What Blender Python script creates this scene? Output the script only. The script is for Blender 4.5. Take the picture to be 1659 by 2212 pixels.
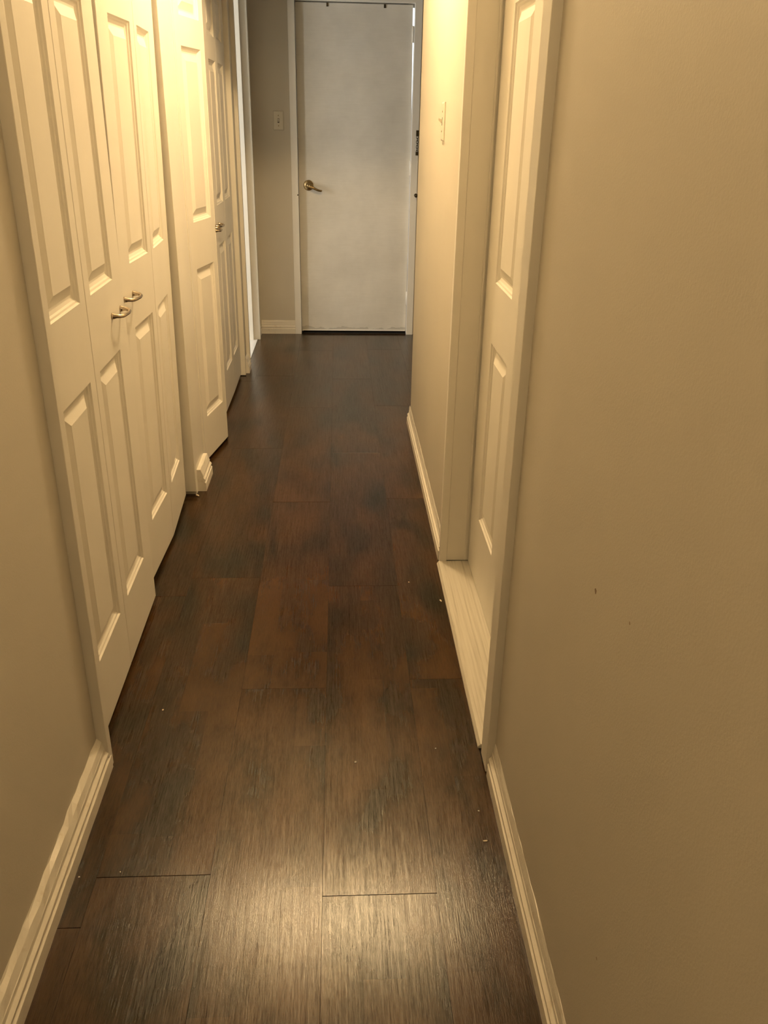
import bpy, bmesh, math, random
from mathutils import Matrix, Vector, Euler
random.seed(7)
for o in list(bpy.data.objects): bpy.data.objects.remove(o)
S = bpy.context.scene
COL = S.collection
R = math.radians

# ---------------------------------------------------------------- camera
def make_camera():
    p, y, r = R(24.7094), R(-3.3015), R(-1.1378)
    cp, sp, cy, sy = math.cos(p), math.sin(p), math.cos(y), math.sin(y)
    right = Vector((cy, sy, 0)); fwd = Vector((-sy*cp, cy*cp, -sp)); down = fwd.cross(right)
    r2 = math.cos(r)*right + math.sin(r)*down
    d2 = -math.sin(r)*right + math.cos(r)*down
    cam = bpy.data.cameras.new('camera')
    cam.sensor_fit = 'HORIZONTAL'; cam.sensor_width = 36; cam.lens = 36*1838.39/1659
    cam.clip_start = 0.02
    o = bpy.data.objects.new('camera', cam); COL.objects.link(o)
    m = Matrix.Identity(4)
    for i in range(3):
        m[i][0], m[i][1], m[i][2] = r2[i], -d2[i], -fwd[i]
    m[2][3] = 1.385
    o.matrix_world = m
    S.camera = o
make_camera()

# ---------------------------------------------------------------- world, daylight, exposure
W = bpy.data.worlds.new('daylight'); S.world = W; W.use_nodes = True
bg = W.node_tree.nodes['Background']
bg.inputs[0].default_value = (0.86, 0.93, 1.0, 1); bg.inputs[1].default_value = 2.2
S.view_settings.view_transform = 'Standard'
S.view_settings.look = 'None'
S.view_settings.exposure = 0.0
S.view_settings.gamma = 1.0
S.view_settings.use_curve_mapping = False
WINDOW_W = 56.0          # daylight through the side room's window
LAMP_E = 290.0            # ceiling lamp emission
LAMP_COL = (1.0, 0.70, 0.36)
LAMP_POS = (0.0, 3.13, 2.44)
LAMP2_E = 24.0
LAMP2_POS = (-0.12, -0.05, 2.44)

def area(name, loc, rot, sx, sy, power, col):
    l = bpy.data.lights.new(name, 'AREA'); l.shape = 'RECTANGLE'; l.size = sx; l.size_y = sy
    l.energy = power; l.color = col
    o = bpy.data.objects.new(name, l); COL.objects.link(o); o.location = loc; o.rotation_euler = rot
    return o
area('window_daylight', (-2.56, 4.75, 1.25), (0, R(-90), 0), 1.2, 1.1, WINDOW_W, (1.0, 0.96, 0.86))

# ---------------------------------------------------------------- materials
def mat(name):
    m = bpy.data.materials.new(name); m.use_nodes = True
    nt = m.node_tree; b = nt.nodes['Principled BSDF']
    return m, nt, b
def N(nt, t, **kw):
    n = nt.nodes.new(t)
    for k, v in kw.items():
        if k == 'ins':
            for i, x in v.items(): n.inputs[i].default_value = x
        else: setattr(n, k, v)
    return n
def L(nt, a, b): nt.links.new(a, b)
def mapping(nt, src, scale):
    mp = N(nt, 'ShaderNodeMapping'); mp.inputs['Scale'].default_value = scale
    L(nt, src, mp.inputs['Vector']); return mp.outputs[0]
def ramp(nt, fac, stops):
    r = N(nt, 'ShaderNodeValToRGB')
    while len(r.color_ramp.elements) < len(stops): r.color_ramp.elements.new(0.5)
    for e, (p, c) in zip(r.color_ramp.elements, stops): e.position = p; e.color = (*c, 1)
    L(nt, fac, r.inputs[0]); return r.outputs[0]
def mixc(nt, a, b, fac, mode='MIX'):
    n = N(nt, 'ShaderNodeMix', data_type='RGBA', blend_type=mode)
    for sock, v in ((n.inputs[0], fac), (n.inputs[6], a), (n.inputs[7], b)):
        if hasattr(v, 'is_linked'): L(nt, v, sock)
        elif isinstance(v, tuple): sock.default_value = (*v, 1)
        else: sock.default_value = v
    return n.outputs[2]
def math_(nt, op, a, b=None, c=None):
    n = N(nt, 'ShaderNodeMath', operation=op)
    for i, v in enumerate((a, b, c)):
        if v is None: continue
        if hasattr(v, 'is_linked'): L(nt, v, n.inputs[i])
        else: n.inputs[i].default_value = v
    return n.outputs[0]
def bump(nt, b, h, strength, dist=0.002):
    n = N(nt, 'ShaderNodeBump'); n.inputs['Strength'].default_value = strength; n.inputs['Distance'].default_value = dist
    L(nt, h, n.inputs['Height']); L(nt, n.outputs[0], b.inputs['Normal'])
def noise(nt, vec, scale, detail=3, rough=0.55):
    n = N(nt, 'ShaderNodeTexNoise'); n.inputs['Scale'].default_value = scale
    n.inputs['Detail'].default_value = detail; n.inputs['Roughness'].default_value = rough
    L(nt, vec, n.inputs['Vector']); return n.outputs[0]

def wall_mat(name, col, spots=()):
    m, nt, b = mat(name)
    g = N(nt, 'ShaderNodeNewGeometry').outputs['Position']
    c = ramp(nt, noise(nt, g, 2.3, 4), [(0.3, tuple(x*0.95 for x in col)), (0.7, col)])
    for (p, rad, sc) in spots:
        d = N(nt, 'ShaderNodeVectorMath', operation='DISTANCE'); L(nt, g, d.inputs[0]); d.inputs[1].default_value = p
        dd = math_(nt, 'ADD', d.outputs['Value'], math_(nt, 'MULTIPLY', math_(nt, 'SUBTRACT', noise(nt, g, 220, 2), 0.5), rad*1.2))
        f = math_(nt, 'LESS_THAN', dd, rad)
        c = mixc(nt, c, sc, math_(nt, 'MULTIPLY', f, 0.75))
    L(nt, c, b.inputs['Base Color']); b.inputs['Roughness'].default_value = 0.55
    bump(nt, b, noise(nt, g, 260, 3, 0.6), 0.25, 0.0012)
    return m
def paint_mat(name, col, rough=0.4, grain='Z', gs=0.12):
    m, nt, b = mat(name)
    t = N(nt, 'ShaderNodeTexCoord').outputs['Object']
    sc = {'Z': (90, 90, 2.5), 'X': (2.5, 90, 90), 'Y': (90, 2.5, 90)}[grain]
    g = noise(nt, mapping(nt, t, sc), 2.0, 4, 0.6)
    c = ramp(nt, noise(nt, t, 5, 4), [(0.3, tuple(x*0.965 for x in col)), (0.65, col)])
    L(nt, c, b.inputs['Base Color']); b.inputs['Roughness'].default_value = rough
    bump(nt, b, g, gs, 0.001)
    return m
def metal_mat(name, col, rough):
    m, nt, b = mat(name)
    g = N(nt, 'ShaderNodeNewGeometry').outputs['Position']
    c = ramp(nt, noise(nt, g, 90, 3), [(0.3, tuple(x*0.75 for x in col)), (0.7, col)])
    L(nt, c, b.inputs['Base Color']); b.inputs['Roughness'].default_value = rough; b.inputs['Metallic'].default_value = 1
    return m

M = {}
M['wall'] = wall_mat('wall_paint', (0.68, 0.64, 0.56))
M['wall_r'] = wall_mat('wall_paint_marked', (0.68, 0.64, 0.56), [((0.355, 1.012, 0.796), 0.0042, (0.16, 0.07, 0.02)), ((0.355, 0.875, 0.83), 0.0022, (0.3, 0.2, 0.1)), ((0.355, 0.80, 0.33), 0.0022, (0.3, 0.2, 0.1))])
M['ceiling'] = wall_mat('ceiling_paint', (0.70, 0.68, 0.63))
M['door'] = paint_mat('white_door_paint', (0.86, 0.83, 0.76), 0.42, 'Z', 0.16)
M['trim'] = paint_mat('white_trim_paint', (0.86, 0.83, 0.76), 0.36, 'Z', 0.06)
M['plastic'] = paint_mat('ivory_plastic', (0.76, 0.72, 0.62), 0.3, 'Z', 0.0)
M['nickel'] = metal_mat('satin_nickel', (0.62, 0.52, 0.40), 0.24)
M['brass'] = metal_mat('antique_brass', (0.46, 0.33, 0.16), 0.3)
M['darkmetal'] = metal_mat('tarnished_metal', (0.10, 0.08, 0.05), 0.5)
M['dark'] = paint_mat('dark_slot', (0.02, 0.016, 0.012), 0.8)
M['tile'] = paint_mat('white_tile', (0.8, 0.8, 0.8), 0.3)

def skirting_mat():
    m, nt, b = mat('skirting_paint')
    g = N(nt, 'ShaderNodeNewGeometry').outputs['Position']
    c = ramp(nt, noise(nt, g, 30, 5, 0.65), [(0.22, (0.70, 0.63, 0.52)), (0.40, (0.85, 0.81, 0.73)), (0.8, (0.87, 0.84, 0.77))])
    L(nt, c, b.inputs['Base Color']); b.inputs['Roughness'].default_value = 0.45
    bump(nt, b, noise(nt, g, 140, 4, 0.65), 0.3, 0.0012)
    return m
M['skirting'] = skirting_mat()

def far_door_mat():
    m, nt, b = mat('scuffed_slab_door_paint')
    t = N(nt, 'ShaderNodeTexCoord').outputs['Object']
    c = ramp(nt, noise(nt, t, 3.2, 6, 0.6), [(0.28, (0.66, 0.64, 0.58)), (0.62, (0.79, 0.765, 0.70))])
    c = mixc(nt, c, ramp(nt, noise(nt, mapping(nt, t, (1, 1, 14)), 9, 4), [(0.35, (0.82, 0.8, 0.76)), (0.6, (1, 1, 1))]), 0.15, 'MULTIPLY')
    # ragged darker band along the bottom edge
    sp = N(nt, 'ShaderNodeSeparateXYZ'); L(nt, t, sp.inputs[0])
    low = math_(nt, 'MULTIPLY', math_(nt, 'LESS_THAN', math_(nt, 'ADD', sp.outputs[2], math_(nt, 'MULTIPLY', noise(nt, t, 14, 5), 0.07)), 0.075), 0.35)
    c = mixc(nt, c, (0.25, 0.23, 0.19), low)
    L(nt, c, b.inputs['Base Color']); b.inputs['Roughness'].default_value = 0.5
    bump(nt, b, noise(nt, t, 160, 3), 0.2, 0.001)
    return m
M['slab'] = far_door_mat()

def threshold_mat():
    m, nt, b = mat('worn_white_threshold')
    t = N(nt, 'ShaderNodeTexCoord').outputs['Object']
    g = noise(nt, mapping(nt, t, (130, 2.2, 130)), 1.4, 5, 0.65)
    c = ramp(nt, g, [(0.30, (0.46, 0.43, 0.36)), (0.45, (0.62, 0.585, 0.51)), (0.7, (0.72, 0.69, 0.61))])
    L(nt, c, b.inputs['Base Color']); b.inputs['Roughness'].default_value = 0.38
    bump(nt, b, g, 0.3, 0.0015)
    return m
M['threshold'] = threshold_mat()

PW = 0.2257     # plank width
def plank_mat():
    m, nt, b = mat('dark_plank')
    g = N(nt, 'ShaderNodeNewGeometry').outputs['Position']
    rnd = N(nt, 'ShaderNodeObjectInfo').outputs['Random']
    s = N(nt, 'ShaderNodeSeparateXYZ'); L(nt, g, s.inputs[0])
    # printed strips: three per plank, broken into blocks of differing tone
    strip = math_(nt, 'FLOOR', math_(nt, 'DIVIDE', math_(nt, 'ADD', s.outputs[0], 0.0365+PW*8), PW/3))
    wn = N(nt, 'ShaderNodeTexWhiteNoise', noise_dimensions='2D')
    cb = N(nt, 'ShaderNodeCombineXYZ'); L(nt, strip, cb.inputs[0]); L(nt, rnd, cb.inputs[1]); L(nt, cb.outputs[0], wn.inputs['Vector'])
    blk = math_(nt, 'FLOOR', math_(nt, 'ADD', math_(nt, 'DIVIDE', s.outputs[1], 0.42), math_(nt, 'MULTIPLY', wn.outputs[0], 7.3)))
    wn2 = N(nt, 'ShaderNodeTexWhiteNoise', noise_dimensions='3D')
    cb2 = N(nt, 'ShaderNodeCombineXYZ'); L(nt, strip, cb2.inputs[0]); L(nt, blk, cb2.inputs[1]); L(nt, rnd, cb2.inputs[2]); L(nt, cb2.outputs[0], wn2.inputs['Vector'])
    tone = wn2.outputs[0]
    off = N(nt, 'ShaderNodeCombineXYZ'); L(nt, math_(nt, 'MULTIPLY', rnd, 37.0), off.inputs[1]); L(nt, math_(nt, 'MULTIPLY', rnd, 11.0), off.inputs[2])
    va = N(nt, 'ShaderNodeVectorMath', operation='ADD'); L(nt, g, va.inputs[0]); L(nt, off.outputs[0], va.inputs[1]); v = va.outputs[0]
    blot = noise(nt, mapping(nt, v, (1, 0.42, 1)), 9, 3, 0.5)
    big = noise(nt, mapping(nt, v, (1, 0.5, 1)), 4.5, 3, 0.5)
    grain = noise(nt, mapping(nt, v, (170, 4, 60)), 1.6, 5, 0.7)
    fine = noise(nt, mapping(nt, v, (620, 30, 60)), 1.2, 3, 0.7)
    f = math_(nt, 'ADD', math_(nt, 'MULTIPLY', blot, 1.05), math_(nt, 'MULTIPLY', tone, 0.13))
    f = math_(nt, 'ADD', f, math_(nt, 'ADD', math_(nt, 'MULTIPLY', big, 0.30), math_(nt, 'MULTIPLY', math_(nt, 'SUBTRACT', rnd, 0.5), 0.10)))
    f = math_(nt, 'ADD', f, math_(nt, 'MULTIPLY', math_(nt, 'SUBTRACT', grain, 0.5), 0.28))
    c = ramp(nt, f, [(0.50, (0.012, 0.0100, 0.0048)), (0.60, (0.023, 0.0135, 0.0054)), (0.74, (0.042, 0.0205, 0.0076)), (0.96, (0.068, 0.0325, 0.0115))])
    c = mixc(nt, c, ramp(nt, fine, [(0.36, (0.62, 0.6, 0.58)), (0.6, (1.12, 1.1, 1.06))]), 0.65, 'MULTIPLY')
    L(nt, c, b.inputs['Base Color'])
    rr = math_(nt, 'ADD', 0.20, math_(nt, 'MULTIPLY', math_(nt, 'SUBTRACT', fine, 0.5), 0.18))
    L(nt, rr, b.inputs['Roughness'])
    sl = N(nt, 'ShaderNodeMapRange', ins={1: 0.34, 2: 0.66, 3: 0.12, 4: 0.66}); L(nt, math_(nt, 'ADD', math_(nt, 'MULTIPLY', fine, 0.45), math_(nt, 'MULTIPLY', grain, 0.55)), sl.inputs[0]); L(nt, sl.outputs[0], b.inputs['Specular IOR Level'])
    h = math_(nt, 'ADD', math_(nt, 'MULTIPLY', grain, 0.5), fine)
    bump(nt, b, h, 0.26, 0.0009)
    return m
M['plank'] = plank_mat()
m, nt, b = mat('dark_subfloor'); b.inputs['Base Color'].default_value = (0.012, 0.009, 0.006, 1); b.inputs['Roughness'].default_value = 0.9; M['subfloor'] = m
m, nt, b = mat('dust_crumb'); b.inputs['Base Color'].default_value = (0.62, 0.54, 0.42, 1); b.inputs['Roughness'].default_value = 0.8; M['crumb'] = m
m, nt, b = mat('landing_concrete'); b.inputs['Base Color'].default_value = (0.03, 0.028, 0.025, 1); b.inputs['Roughness'].default_value = 0.9; M['landing'] = m
def lamp_mat(e):
    m, nt, b = mat('lit_lamp_glass'); nt.nodes.remove(b)
    em = N(nt, 'ShaderNodeEmission'); em.inputs[0].default_value = (*LAMP_COL, 1); em.inputs[1].default_value = e
    L(nt, em.outputs[0], nt.nodes['Material Output'].inputs[0]); return m
def pane_mat():
    m, nt, b = mat('window_glass'); nt.nodes.remove(b)
    t = N(nt, 'ShaderNodeBsdfTransparent'); gl = N(nt, 'ShaderNodeBsdfGlossy'); gl.inputs['Roughness'].default_value = 0.02
    mx = N(nt, 'ShaderNodeMixShader'); mx.inputs[0].default_value = 0.06
    L(nt, t.outputs[0], mx.inputs[1]); L(nt, gl.outputs[0], mx.inputs[2]); L(nt, mx.outputs[0], nt.nodes['Material Output'].inputs[0]); return m
M['pane'] = pane_mat()

# ---------------------------------------------------------------- mesh helpers
class MB:
    def __init__(s): s.v = []; s.f = []; s.sm = []
    def face(s, pts, smooth=False):
        i = len(s.v); s.v += [tuple(p) for p in pts]; s.f.append(tuple(range(i, i+len(pts)))); s.sm.append(smooth)
    def box(s, x0, x1, y0, y1, z0, z1):
        i = len(s.v)
        s.v += [(x, y, z) for z in (z0, z1) for y in (y0, y1) for x in (x0, x1)]
        for q in ((0, 2, 3, 1), (4, 5, 7, 6), (0, 1, 5, 4), (2, 6, 7, 3), (0, 4, 6, 2), (1, 3, 7, 5)):
            s.f.append(tuple(i+k for k in q)); s.sm.append(False)
    def sweep(s, rings, closed_ring=True, caps=True, smooth=True):
        """rings: list of lists of points, same length"""
        n = len(rings[0]); i = len(s.v)
        for r in rings: s.v += [tuple(p) for p in r]
        for a in range(len(rings)-1):
            for k in range(n if closed_ring else n-1):
                k2 = (k+1) % n
                s.f.append((i+a*n+k, i+a*n+k2, i+(a+1)*n+k2, i+(a+1)*n+k)); s.sm.append(smooth)
        if caps:
            s.f.append(tuple(i+k for k in reversed(range(n)))); s.sm.append(False)
            s.f.append(tuple(i+(len(rings)-1)*n+k for k in range(n))); s.sm.append(False)
    def tube(s, pts, rad, seg=12):
        pts = [Vector(p) for p in pts]; rings = []
        up = Vector((0, 0, 1))
        for i, p in enumerate(pts):
            t = (pts[min(i+1, len(pts)-1)]-pts[max(i-1, 0)]).normalized()
            a = t.cross(up)
            if a.length < 1e-3: a = t.cross(Vector((0, 1, 0)))
            a.normalize(); b2 = a.cross(t)
            r = rad[i] if isinstance(rad, (list, tuple)) else rad
            rings.append([p+(a*math.cos(2*math.pi*k/seg)+b2*math.sin(2*math.pi*k/seg))*r for k in range(seg)])
        s.sweep(rings)
    def lathe(s, prof, origin, axis='Y', seg=28):
        rings = []
        for (d, r) in prof:
            ring = []
            for k in range(seg):
                a = 2*math.pi*k/seg; u, w = r*math.cos(a), r*math.sin(a)
                o = Vector(origin)
                ring.append(o+Vector({'Y': (u, d, w), 'Z': (u, w, d), 'X': (d, u, w)}[axis]))
            rings.append(ring)
        s.sweep(rings)
    def build(s, name, material, parent=None, loc=None, bevel=0, fix=True):
        me = bpy.data.meshes.new(name); me.from_pydata(s.v, [], s.f); me.update()
        for p, q in zip(me.polygons, s.sm): p.use_smooth = q
        bm = bmesh.new(); bm.from_mesh(me)
        if fix:
            bmesh.ops.remove_doubles(bm, verts=bm.verts, dist=1e-6)
            bmesh.ops.recalc_face_normals(bm, faces=bm.faces)
        bm.to_mesh(me); bm.free()
        me.materials.append(material)
        o = bpy.data.objects.new(name, me); COL.objects.link(o)
        if parent: o.parent = parent
        if loc: o.location = loc
        if bevel:
            md = o.modifiers.new('edge', 'BEVEL'); md.width = bevel; md.segments = 2; md.limit_method = 'ANGLE'; md.angle_limit = R(50)
        return o
def empty(name, loc=(0, 0, 0), parent=None):
    o = bpy.data.objects.new(name, None); COL.objects.link(o); o.location = loc; o.empty_display_size = 0.05
    if parent: o.parent = parent
    return o
def tag(o, label=None, cat=None, group=None, kind=None):
    if label: o['label'] = label
    if cat: o['category'] = cat
    if group: o['group'] = group
    if kind: o['kind'] = kind
    return o
def boxes(name, material, *bs, parent=None, bevel=0):
    m = MB()
    for q in bs: m.box(*q)
    return m.build(name, material, parent, bevel=bevel)
def structure(o, label, cat): return tag(o, label, cat, kind='structure')

# ---------------------------------------------------------------- room shell
XL, XR, H = -0.556, 0.355, 2.44       # hall wall faces, ceiling height
XP = -0.5735                          # pillar between the closets stands back a little
YF = 6.040                            # far wall face
structure(boxes('wall_left', M['wall'],
    (-0.66, XL, -2.6, 1.575, 0, H), (-0.66, XL, 1.575, 3.19, 2.05, H), (-0.66, XP-0.004, 3.187, 3.425, 0, H),
    (-0.66, XL, 3.19, 5.0, 2.05, H), (-0.66, XL, 4.957, 5.10, 0, H), (-0.66, XL, 5.10, 5.862, 2.05, H), (-0.66, XL, 5.862, YF, 0, H)),
    'beige painted left hallway wall broken by two closets', 'wall')
structure(boxes('wall_right', M['wall_r'],
    (XR, 0.47, -2.6, 1.534, 0, H), (XR, 0.47, 1.534, 2.60, 2.05, H), (XR, 0.47, 2.60, 4.04, 0, H), (0.47, 1.30, 3.95, 4.04, 0, H)),
    'beige painted right hallway wall with white panelled door recess', 'wall')
DX0, DX1 = -0.262, 0.479              # far door opening
structure(boxes('wall_far', M['wall'],
    (-2.7, DX0-0.02, YF, 6.10, 0, H), (DX1+0.02, 1.35, YF, 6.10, 0, H), (DX0-0.02, DX1+0.02, YF, 6.10, 2.06, H)),
    'grey-beige wall at the end of the hallway around the slab door', 'wall')
structure(boxes('wall_back', M['wall'], (-2.7, 1.35, -2.7, -2.6, 0, H)), 'wall behind the viewer closing the hallway', 'wall')
structure(boxes('wall_outer', M['wall'],
    (1.30, 1.40, -2.7, 6.10, 0, H), (-1.26, -1.20, -2.7, 5.10, 0, H), (-1.26, -0.66, 5.04, 5.10, 0, H), (-1.2, -0.66, 3.27, 3.33, 0, H), (-1.2, -0.66, 1.45, 1.50, 0, H),
    (-2.7, -2.6, -2.7, 4.15, 0, H), (-2.7, -2.6, 5.35, 6.10, 0, H), (-2.7, -2.6, 4.15, 5.35, 0, 0.8), (-2.7, -2.6, 4.15, 5.35, 2.1, H),
    (-2.6, -1.26, 3.35, 3.45, 0, H)), 'unseen closet, side room and alcove walls', 'wall')
structure(boxes('ceiling', M['ceiling'], (-2.7, 1.4, -2.7, 6.10, H, H+0.08)), 'plain white hallway ceiling', 'ceiling')
structure(boxes('wall_shade_beam', M['wall'], (-0.66, 1.30, 4.06, 4.16, 1.935, H)), 'unseen beam added across the ceiling to shade the upper far door', 'wall')  # out of view, added to keep lamp light off the upper far door
# side-room window (out of view, gives the bluish daylight at the far left doorway)
win = structure(empty('window_1', (-2.62, 4.75, 0.8)), 'window of the side room beyond the left doorway', 'window')
boxes('window_frame', M['trim'], (-0.06, 0.06, -0.6, -0.55, 0, 1.3), (-0.06, 0.06, 0.55, 0.6, 0, 1.3), (-0.06, 0.06, -0.55, 0.55, 0, 0.05), (-0.06, 0.06, -0.55, 0.55, 1.25, 1.3), parent=win)
boxes('window_pane', M['pane'], (-0.05, -0.045, -0.55, 0.55, 0.05, 1.25), parent=win)

# ---------------------------------------------------------------- floor: every plank its own piece
fl = structure(boxes('floor', M['subfloor'], (-2.7, 1.4, -2.7, 6.13, -0.06, -0.0065)), 'dark brown wood-look plank floor of the hallway', 'floor')
def plank(x0, x1, y0, y1, notch=None):
    g = 0.00012; c = 0.00022; dz = random.uniform(-0.00025, 0.00025); t = 0.006
    cx, cy = (x0+x1)/2, (y0+y1)/2
    a0, a1, b0, b1 = x0-cx+g, x1-cx-g, y0-cy+0.0006, y1-cy-0.0006
    m = MB()
    if notch:        # (x, ya, yb): a corner piece cut out of the right side
        nx, ya, yb = notch[0]-cx, notch[1]-cy, notch[2]-cy
        out = [(a0, b0), (a1, b0), (a1, ya), (nx, ya), (nx, yb), (a1, yb), (a1, b1), (a0, b1)]
        m.sweep([[(x, y, -t) for x, y in out], [(x, y, dz) for x, y in out]], smooth=False)
    else:
        def ring(d, z): return [(a0+d, b0+d, z), (a1-d, b0+d, z), (a1-d, b1-d, z), (a0+d, b1-d, z)]
        m.sweep([ring(0, -t), ring(0, dz-c*0.8), ring(c, dz)], smooth=False)
    return m.build('plank', M['plank'], fl, (cx, cy, 0))
X0 = -0.0365
cols = [(-4, 0.52), (-3, 1.149), (-2, 1.265), (-1, 1.880), (0, 1.205), (1, 1.913), (2, 1.40), (3, 0.75), (4, 1.6), (5, 0.3)]
PL = 1.2235
for k, e in cols:
    x0 = X0+k*PW; x1 = x0+PW
    ylo, yhi = (-2.6, 6.115)
    if k <= -3: x0 = max(x0, -0.66)
    if k == -4: continue
    if k >= 2: ylo = 4.04
    y = e-PL*4
    while y < yhi:
        a, bb = max(y, ylo), min(y+PL, yhi)
        if bb-a > 0.02:
            nt_ = (0.337, 1.575, 1.632) if (k == 1 and a < 1.5 and bb > 1.7) else None
            plank(x0, x1, a, bb, nt_)
        y += PL
boxes('tile_floor', M['tile'], (-2.6, -0.556, 5.128, 5.858, -0.0064, 0.004), (-2.6, -1.26, 3.45, YF, -0.0064, 0.0035), (-1.26, -0.66, 5.10, YF, -0.0064, 0.0035), parent=fl)

# ---------------------------------------------------------------- baseboards
def skirt_profile(T, back=0.0):
    return [(-back, 0.0), (T, 0.0), (T, 0.0340), (T-.0060, .0385), (T-.0062, .0430), (T-.0022, .0440), (T-.0024, .0500),
            (T-.0085, .0560), (T-.0090, .0580), (T-.0090, .0665), (T-.0100, .0680), (max(T-.0150, .003), .0830), (0.0010, .0920), (0, .0930), (-back, .0930)]
def baseboard(name, side, at, a, b, T, label, parent=None, z=0.0, wob=0.0008, back=0.0):
    """runs along Y (side L/R) or X (side F) from a to b with its back at 'at'"""
    prof = skirt_profile(T, back); n = max(2, int(abs(b-a)/0.03)); rings = []
    rnd = random.Random(sum(map(ord, name)))
    for i in range(n+1):
        s = a+(b-a)*i/n; ring = []
        for j, (d, h) in enumerate(prof):
            w = wob*rnd.uniform(-1, 1) if 11 <= j <= 13 else wob*0.25*rnd.uniform(-1, 1)
            if 0 < i < n and 11 <= j <= 13: h += wob*2.2*rnd.uniform(-1, 1.2)
            d2 = d+(w if d > 0.0005 else 0)
            if side == 'L': ring.append((at+d2, s, z+h))
            elif side == 'R': ring.append((at-d2, s, z+h))
            else: ring.append((s, at-d2, z+h))
        rings.append(ring)
    m = MB(); m.sweep(rings, smooth=False)
    o = m.build(name, M['skirting'], parent)
    if label: structure(o, label, 'baseboard')
    return o
baseboard('baseboard_left', 'L', XL, -2.59, 1.588, 0.025, 'moulded white baseboard along the near left wall', wob=0.0015)
baseboard('baseboard_right', 'R', XR, -2.59, 1.533, 0.0155, 'moulded white baseboard along the near right wall', wob=0.0011)
baseboard('baseboard_right_far', 'R', XR, 2.605, 4.075, 0.0145, 'moulded white baseboard past the recessed door on the right')
baseboard('baseboard_pillar', 'L', XP+0.015, 3.215, 3.405, 0.019, 'short white baseboard piece on the pillar between the closets', back=0.015)
baseboard('baseboard_post', 'L', XL, 4.99, 5.105, 0.026, 'chipped short baseboard piece beside the bright doorway', wob=0.0022)
baseboard('baseboard_corner', 'L', XL, 5.885, 6.036, 0.014, 'tiny baseboard piece in the far left corner')
baseboard('baseboard_far', 'F', YF, XL+0.014, DX0-0.043, 0.014, 'white baseboard on the far wall below the light switch')

# ---------------------------------------------------------------- door linings and trim
def trim(n, label, *bs, mat_='trim', bevel=0.0015):
    return structure(boxes('trim_%d' % n, M[mat_], *bs, bevel=bevel), label, 'trim')
trim(1, 'white jamb edge between near left wall and first closet', (-0.66, -0.533, 1.576, 1.602, 0.0, 2.05))
trim(2, 'white closet jamb forming the near side of the pillar', (-0.70, XP+0.002, 3.163, 3.186, 0.020, 2.05))
trim(3, 'white closet jamb forming the far side of the pillar', (-0.66, XP+0.003, 3.425, 3.455, 0.0, 2.05))
trim(15, 'white painted pillar board between the two closets', (-0.65, XP, 3.1875, 3.4245, 0.0, 2.05))
trim(4, 'chipped cream closet jamb beyond the second closet', (-0.70, -0.548, 4.932, 4.957, 0.004, 2.05))
trim(5, 'narrow cream jamb on the near side of the bright doorway', (-0.66, -0.535, 5.10, 5.126, 0.0, 2.05))
trim(6, 'white casing on the far side of the bright doorway', (-0.66, -0.536, 5.845, 5.862, 0.0, 2.05), (-0.612, -0.580, 5.818, 5.845, 0.004, 2.05), (-0.5555, -0.536, 5.862, 5.885, 0.0, 2.05))  # second box: proud stop strip added to shade the casing beside it
trim(7, 'flat white casing edge at the near side of the recessed door', (0.337, 0.47, 1.534, 1.601, 0.010, 2.05))
trim(8, 'shaded white jamb at the far side of the recessed door', (XR-0.012, 0.367, 2.574, 2.600, 0.0, 2.05), (0.367, 0.47, 2.577, 2.600, 0.013, 2.05))
trim(9, 'left white casing of the far slab door', (DX0-0.043, DX0, 6.022, YF, 0.0, 2.085), (DX0-0.019, DX0, YF, 6.10, 0.0, 2.06))
trim(10, 'right white casing of the far slab door', (DX1, DX1+0.046, 6.022, YF, 0.0, 2.085), (DX1, DX1+0.019, YF, 6.098, 0.0, 2.06))
trim(11, 'white head casing over the far slab door', (DX0, DX1, 6.022, YF, 2.041, 2.085), (DX0, DX1, YF, 6.10, 2.041, 2.06))
# step board under the recessed door
m = MB(); prof = [(0.334, 0.0), (0.334, 0.004), (0.340, 0.0125), (0.43, 0.0135), (0.47, 0.0135), (0.47, 0.0)]
m.sweep([[(x, y, z) for x, z in prof] for y in (1.628, 2.574)], smooth=False)
structure(m.build('trim_12', M['threshold']), 'worn white wooden threshold under the recessed door', 'threshold')
# dark sill, added back strip keeping the under-door gap black, and the landing beyond
structure(boxes('trim_13', M['subfloor'], (DX0, DX1, 6.045, 6.096, -0.006, 0.004), (DX0, DX1, 6.0965, 6.10, -0.006, 0.040)), 'dark sill with added daylight-blocking strip under the far slab door', 'threshold')
structure(boxes('floor_outside', M['landing'], (-1.5, 1.5, 6.13, 9.0, -0.1, -0.02)), 'dark landing outside the far door', 'ground')

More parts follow.
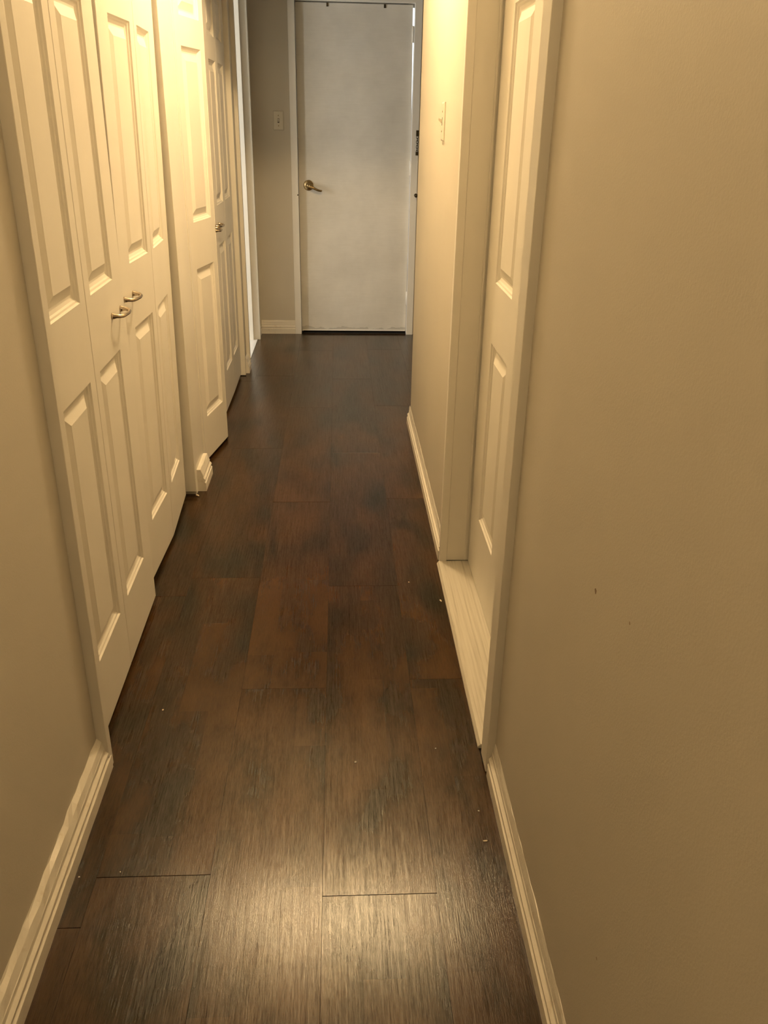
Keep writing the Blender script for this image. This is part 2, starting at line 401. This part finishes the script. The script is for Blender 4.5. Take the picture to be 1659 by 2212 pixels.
# ---------------------------------------------------------------- panelled doors
RINGS = [(0.0, 0.0), (0.003, -0.0045), (0.007, -0.0060), (0.010, -0.0095), (0.017, -0.0128), (0.020, -0.0130)]
FIELD = [(0.020, -0.0130), (0.0225, -0.0128), (0.045, -0.0034), (0.047, -0.0024)]
def panel_leaf(w, h, t, pcols, prows, name='leaf', parent=None, flip_detail=False):
    """front face at y=0 looking to -y, x 0..w, z 0..h, body behind to y=+t"""
    m = MB()
    xs = [0.0]+[v for c in pcols for v in c]+[w]; zs = [0.0]+[v for r in prows for v in r]+[h]
    c = 0.0015
    for i in range(len(xs)-1):
        for j in range(len(zs)-1):
            x0, x1, z0, z1 = xs[i], xs[i+1], zs[j], zs[j+1]
            if i == 0: x0 += c
            if i == len(xs)-2: x1 -= c
            if j == 0: z0 += c
            if j == len(zs)-2: z1 -= c
            if i % 2 == 1 and j % 2 == 1:
                rr = [[(x0+d, -q, z0+d), (x1-d, -q, z0+d), (x1-d, -q, z1-d), (x0+d, -q, z1-d)] for d, q in RINGS]
                m.sweep(rr, caps=False, smooth=False)
                m.f.append(tuple(len(m.v)-4+k for k in range(4))); m.sm.append(False)
            else:
                m.face([(x0, 0, z0), (x1, 0, z0), (x1, 0, z1), (x0, 0, z1)])
    def ring(d, y): return [(d, y, d), (w-d, y, d), (w-d, y, h-d), (d, y, h-d)]
    m.sweep([ring(c, 0), ring(0, c), ring(0, t)], caps=False, smooth=False)
    m.face([(0, t, 0), (0, t, h), (w, t, h), (w, t, 0)])
    leaf = m.build(name, M['door'], parent)
    for (x0, x1) in pcols:
        for (z0, z1) in prows:
            cx, cz = (x0+x1)/2, (z0+z1)/2; hx, hz = (x1-x0)/2, (z1-z0)/2
            p = MB()
            p.sweep([[(-hx+d, -q-0.0002, -hz+d), (hx-d, -q-0.0002, -hz+d), (hx-d, -q-0.0002, hz-d), (-hx+d, -q-0.0002, hz-d)] for d, q in FIELD], caps=True, smooth=False)
            p.build('panel', M['door'], leaf, (cx, 0, cz))
    return leaf
ROWS = [(0.187, 0.807), (0.987, 1.602), (1.70, 1.90)]
LW, LH, LT = 0.363, 1.985, 0.030
def bow_pull(parent, x, z):
    m = MB()
    pts = [(-.048, 0, 0), (-.048, -.004, 0), (-.0475, -.012, 0), (-.043, -.020, -.001), (-.032, -.0245, -.002), (-.016, -.0265, -.003), (0, -.028, -.003),
           (.016, -.029, -.003), (.032, -.0275, -.002), (.043, -.022, -.001), (.0475, -.013, 0), (.048, -.004, 0), (.048, 0, 0)]
    rad = [.0085, .0075, .0052, .0050, .0047, .0045, .0045, .0045, .0047, .0050, .0052, .0075, .0085]
    m.tube(pts, rad, 14)
    o = m.build('handle', M['nickel'], parent, (x, 0, z)); tag(o, 'curved brushed metal bow pull'); return o
def hall_matrix(p0, p1, z, tilt=0.0):
    """leaf local x from p0 to p1 (plan points), front (-y) towards the hall (+X)"""
    ex = Vector((p1[0]-p0[0], p1[1]-p0[1], 0)).normalized()
    ez = Vector((0, 0, 1)); ey = ez.cross(ex)      # for ex=+Y, ey=-X : front (-y) faces +X
    m = Matrix.Identity(4)
    for i in range(3): m[i][0], m[i][1], m[i][2] = ex[i], ey[i], ez[i]
    m = Matrix.Rotation(tilt, 4, 'Y') @ m
    m.translation = Vector((p0[0], p0[1], z)); return m
def bifold(name, label, pts, near_handle, tilt=0.0, z=0.018):
    """pts: plan points near, hinge, far; handle on the leaf that leads (far leaf of a near pair)"""
    root = structure(empty(name, (pts[0][0], pts[0][1], 0)), label, 'closet door')
    inv = Matrix.Translation(-Vector((pts[0][0], pts[0][1], 0)))
    for i in range(2):
        a, b = pts[i], pts[i+1]
        pc = [(0.100, 0.320)] if i == 0 else [(LW-0.320, LW-0.100)]
        leaf = panel_leaf(LW, LH, LT, pc, ROWS, 'leaf', root)
        mm = hall_matrix(a, b, z, tilt); leaf.matrix_local = inv @ mm
        lead = (i == 1) if near_handle else (i == 0)
        if lead: bow_pull(leaf, LW-0.098 if i == 1 else 0.058, 0.903)
    # butt hinges in the joint of the two leaves
    for hz in (0.25, 1.0, 1.75):
        m = MB(); m.tube([(0, 0, -0.03), (0, 0, 0.03)], 0.003, 8)
        o = m.build('hinge', M['trim'], root); hp = pts[1]
        o.location = (hp[0]-pts[0][0]-0.0325+math.sin(tilt)*hz, hp[1]-pts[0][1], hz)
    return root
bifold('door_3', 'white bifold closet door pair nearest the viewer on the left', [(-0.569, 1.617), (-0.572, 1.983), (-0.576, 2.350)], True)
bifold('door_4', 'white bifold closet door pair just before the pillar on the left', [(-0.606, 2.406), (-0.594, 2.772), (-0.609, 3.138)], False, tilt=0.0145)
bifold('door_5', 'white bifold closet door pair half folded out past the pillar', [(-0.588, 3.461), (-0.522, 3.820), (-0.572, 4.178)], True)
bifold('door_6', 'farthest white bifold closet door pair beside the bright doorway', [(-0.572, 4.196), (-0.570, 4.561), (-0.573, 4.926)], False)

# recessed door on the right (front faces -X)
d2 = structure(empty('door_2', (0.440, 2.566, 0)), 'white moulded panel door set back in the right wall', 'door')
lf = panel_leaf(0.905, 2.015, 0.035, [(0.148, 0.392), (0.52, 0.764)], [(0.225, 0.790), (0.960, 1.638), (1.735, 1.92)], 'leaf', d2)
mm = Matrix.Identity(4)
for i, (ex, ey, ez) in enumerate(((0, 1, 0), (-1, 0, 0), (0, 0, 1))):
    mm[i][0], mm[i][1], mm[i][2] = ex, ey, ez
mm.translation = Vector((0, 0, 0.0165)); lf.matrix_local = mm
m = MB()
m.lathe([(0, .001), (0, .031), (-.006, .031), (-.009, .026), (-.012, .012), (-.03, .011), (-.036, .022), (-.05, .028), (-.062, .022), (-.066, .001)], (0, 0, 0), 'Y', 24)
k = m.build('knob', M['brass'], lf, (0.845, 0, 0.93)); tag(k, 'round brass door knob')
boxes('stop', M['trim'], (0.0005, 0.006, 0.0055, 0.0105, 0.0165, 2.03), (-0.012, -0.006, 0.006, 0.0105, 0.0165, 2.03), parent=d2)

# far slab door
d1 = structure(empty('door_1', ((DX0+DX1)/2, 6.060, 0)), 'flat scuffed off-white slab door at the end of the hallway', 'door')
ox = (DX0+DX1)/2
zs = [0.017, 0.4, 0.8, 1.2, 1.41, 1.6, 1.8, 2.034]
def right_edge(z): return (DX1-0.0022 if z < 1.42 else DX1-0.0022-0.0088*(z-1.41)/(2.034-1.41)*1.15)
m = MB(); rings = []
for z in zs:
    x0, x1 = DX0+0.0035-ox, right_edge(z)-ox
    rings.append([(x0, 0.0, z), (x1, 0.0, z), (x1, 0.034, z), (x0, 0.034, z)])
m.sweep(rings, smooth=False)
slab = m.build('slab', M['slab'], d1)
lev = empty('lever_handle', (-0.196-ox, 0, 0.984), d1)
m = MB(); m.lathe([(0.0, .001), (0.0, .033), (-.004, .033), (-.0075, .029), (-.009, .022), (-.013, .017), (-.016, .0125), (-.040, .011), (-.046, .012), (-.050, .010), (-.052, .001)], (0, 0, 0), 'Y', 30)
tag(m.build('rosette', M['brass'], lev), 'round antique brass rosette')
m = MB(); m.tube([(0, -.043, 0), (.012, -.046, -.003), (.028, -.047, -.010), (.044, -.047, -.019), (.060, -.046, -.026), (.074, -.044, -.030), (.084, -.042, -.031), (.090, -.041, -.029)],
                [.0100, .0098, .0088, .0080, .0075, .0072, .0070, .0045], 14)
tag(m.build('lever', M['brass'], lev), 'antique brass lever')
for hz in (0.25, 1.10, 1.875):
    m = MB(); m.box(-.0065, .0075, -0.004, 0.020, -.045, .045)
    m.tube([(0, -.006, -.046), (0, -.006, .046)], .0055, 10)
    m.build('hinge', M['trim'], d1, (right_edge(hz)-ox+0.001, 0, hz))
for hx in (-0.061, 0.293):
    boxes('hook_tab', M['darkmetal'], (hx-ox-0.006, hx-ox+0.006, -0.003, 0.0, 2.014, 2.034), parent=d1)
boxes('bottom_sweep', M['trim'], (DX0+0.006-ox, DX1-0.006-ox, -0.0035, 0.0, 0.018, 0.027), parent=d1)
boxes('stop', M['trim'], (DX0-ox, DX0+0.012-ox, 0.036, 0.042, 0.0, 2.04), (DX0-ox, DX1-ox, 0.036, 0.042, 2.022, 2.041), parent=d1)
# latch strike on the left casing
m = MB(); m.tube([(DX0-0.004, 6.0225, 0.925), (DX0-0.004, 6.0195, 0.925)], 0.0045, 10)
structure(m.build('trim_14', M['darkmetal']), 'small dark latch strike on the far door casing below the lever', 'screw')

# chain lock and bolt knob on the right casing of the far door
ch = tag(empty('chain_lock', (0.515, 6.022, 1.18)), 'small dark chain lock on the right casing of the far door', 'chain lock')
boxes('mount_plate', M['darkmetal'], (-0.008, 0.010, -0.006, 0.0, 0.115, 0.150), parent=ch, bevel=0.002)
boxes('mount_plate', M['darkmetal'], (-0.008, 0.010, -0.006, 0.0, 0.0, 0.022), parent=ch, bevel=0.002)
for i in range(7):
    zc = 0.109-i*0.0145; a = []
    for q in range(13):
        t = 2*math.pi*q/12; u, w = 0.0052*math.cos(t), 0.0095*math.sin(t)
        a.append((u if i % 2 == 0 else u*0.25, -0.008+(0 if i % 2 == 0 else u), zc+w))
    m = MB(); m.tube(a, 0.0019, 7); m.build('link', M['darkmetal'], ch)
kb = tag(empty('bolt_knob', (0.518, 6.022, 0.934)), 'small dark knob low on the right casing of the far door', 'knob')
m = MB(); m.lathe([(0, .001), (0, .012), (-.004, .012), (-.006, .006), (-.016, .006), (-.020, .011), (-.030, .012), (-.034, .008), (-.035, .001)], (0, 0, 0), 'Y', 18)
m.build('knob', M['darkmetal'], kb)

# ---------------------------------------------------------------- light switches
def switch(loc, rotz, w, h, label):
    t = tag(empty('light_switch', loc), label, 'light switch', 'hallway light switches'); t.rotation_euler = (0, 0, rotz)
    m = MB(); a, b2 = w/2, h/2
    m.sweep([[(-a+d, -y, -b2+d), (a-d, -y, -b2+d), (a-d, -y, b2-d), (-a+d, -y, b2-d)] for d, y in ((0, 0), (0, .003), (.003, .0058), (.006, .0066))], smooth=False)
    p = m.build('cover_plate', M['plastic'], t)
    boxes('toggle_slot', M['dark'], (-.0055, .0055, -.0070, -.0066, -.0125, .0125), parent=t)
    m = MB(); m.sweep([[(-.0045, -.0066, -.008), (.0045, -.0066, -.008), (.0045, -.0066, .006), (-.0045, -.0066, .006)],
                       [(-.0035, -.0195, .004), (.0035, -.0195, .004), (.0035, -.0195, .0105), (-.0035, -.0195, .0105)]], smooth=False)
    m.build('toggle', M['plastic'], t)
    for sz in (-0.030, 0.030):
        m = MB(); m.lathe([(0, .0005), (0, .0032), (-.001, .0028), (-.0013, .0005)], (0, -.0066, sz), 'Y', 10); m.build('screw', M['brass'], t)
switch((-0.380, YF, 1.371), 0, 0.066, 0.114, 'toggle light switch on the far wall left of the slab door')
switch((XR, 3.118, 1.385), R(-90), 0.070, 0.118, 'toggle light switch on the bright right wall past the recessed door')

# ---------------------------------------------------------------- ceiling lamps (above the frame)
def ceiling_lamp(pos, e, label, r=0.12):
    t = tag(empty('ceiling_lamp', pos), label, 'lamp', 'ceiling lamps')
    m = MB(); m.lathe([(0, .001), (0, .060), (-.014, .060), (-.022, .045), (-.022, .001)], (0, 0, 0), 'Z', 32); m.build('base', M['brass'], t)
    m = MB(); c = -.022-r*0.93; m.lathe([(c+r*math.cos(R(q)), max(r*math.sin(R(q)), .003)) for q in (22, 34, 46, 58, 70, 82, 94, 106, 118, 130, 142, 154, 166, 178)], (0, 0, 0), 'Z', 32)
    m.build('glass_shade', lamp_mat(e), t)
    return t
ceiling_lamp(LAMP_POS, LAMP_E, 'lit white globe lamp over the middle of the hallway', 0.085)
if LAMP2_E: ceiling_lamp(LAMP2_POS, LAMP2_E, 'lit white globe lamp over the near end of the hallway')

# ---------------------------------------------------------------- crumbs on the floor
def crumb(x, y, s, label, shape=(1, 1, .6)):
    bm = bmesh.new(); bmesh.ops.create_icosphere(bm, subdivisions=2, radius=1)
    rnd = random.Random(int((x+9)*1e4))
    for v in bm.verts: v.co = Vector((v.co.x*shape[0], v.co.y*shape[1], v.co.z*shape[2]))*s*(1+rnd.uniform(-.25, .25))
    me = bpy.data.meshes.new('crumb'); bm.to_mesh(me); bm.free(); me.materials.append(M['crumb'])
    o = bpy.data.objects.new('crumb', me); COL.objects.link(o); o.location = (x, y, s*shape[2]*0.75); o.rotation_euler.z = rnd.uniform(0, 3)
    tag(o, label, 'crumb', 'crumbs on the floor')
CR = [((352, 1534), .0026, 'white crumb on the floor in front of the first closet'), ((768, 1647), .0030, 'pale crumb in the middle of the floor'),
      ((1048, 1817), .0036, 'yellowish crumb near the right baseboard'), ((941, 1617), .0018, 'tiny crumb beside the near end of the threshold'),
      ((952, 1298), .0046, 'grey lint tuft against the threshold'), ((171, 1895), .0018, 'tiny crumb against the left baseboard'),
      ((260, 1884), .0016, 'tiny white speck on the near left floor'), ((883, 1258), .0024, 'small crumb left of the threshold'),
      ((1034, 1752), .0018, 'tiny white speck near the right baseboard end'), ((427, 1071), .0075, 'white paint flake at the foot of the pillar')]
cm = S.camera.matrix_world
for (u, v), s, lab in CR:
    d = cm.to_3x3() @ Vector(((u-829.5)/1838.39, -(v-1106)/1838.39, -1)); t = -1.385/d.z
    crumb(d.x*t, d.y*t, s, lab, (1.4, .6, .4) if 'lint' in lab or 'flake' in lab or 'yellow' in lab else (1, .8, .6))
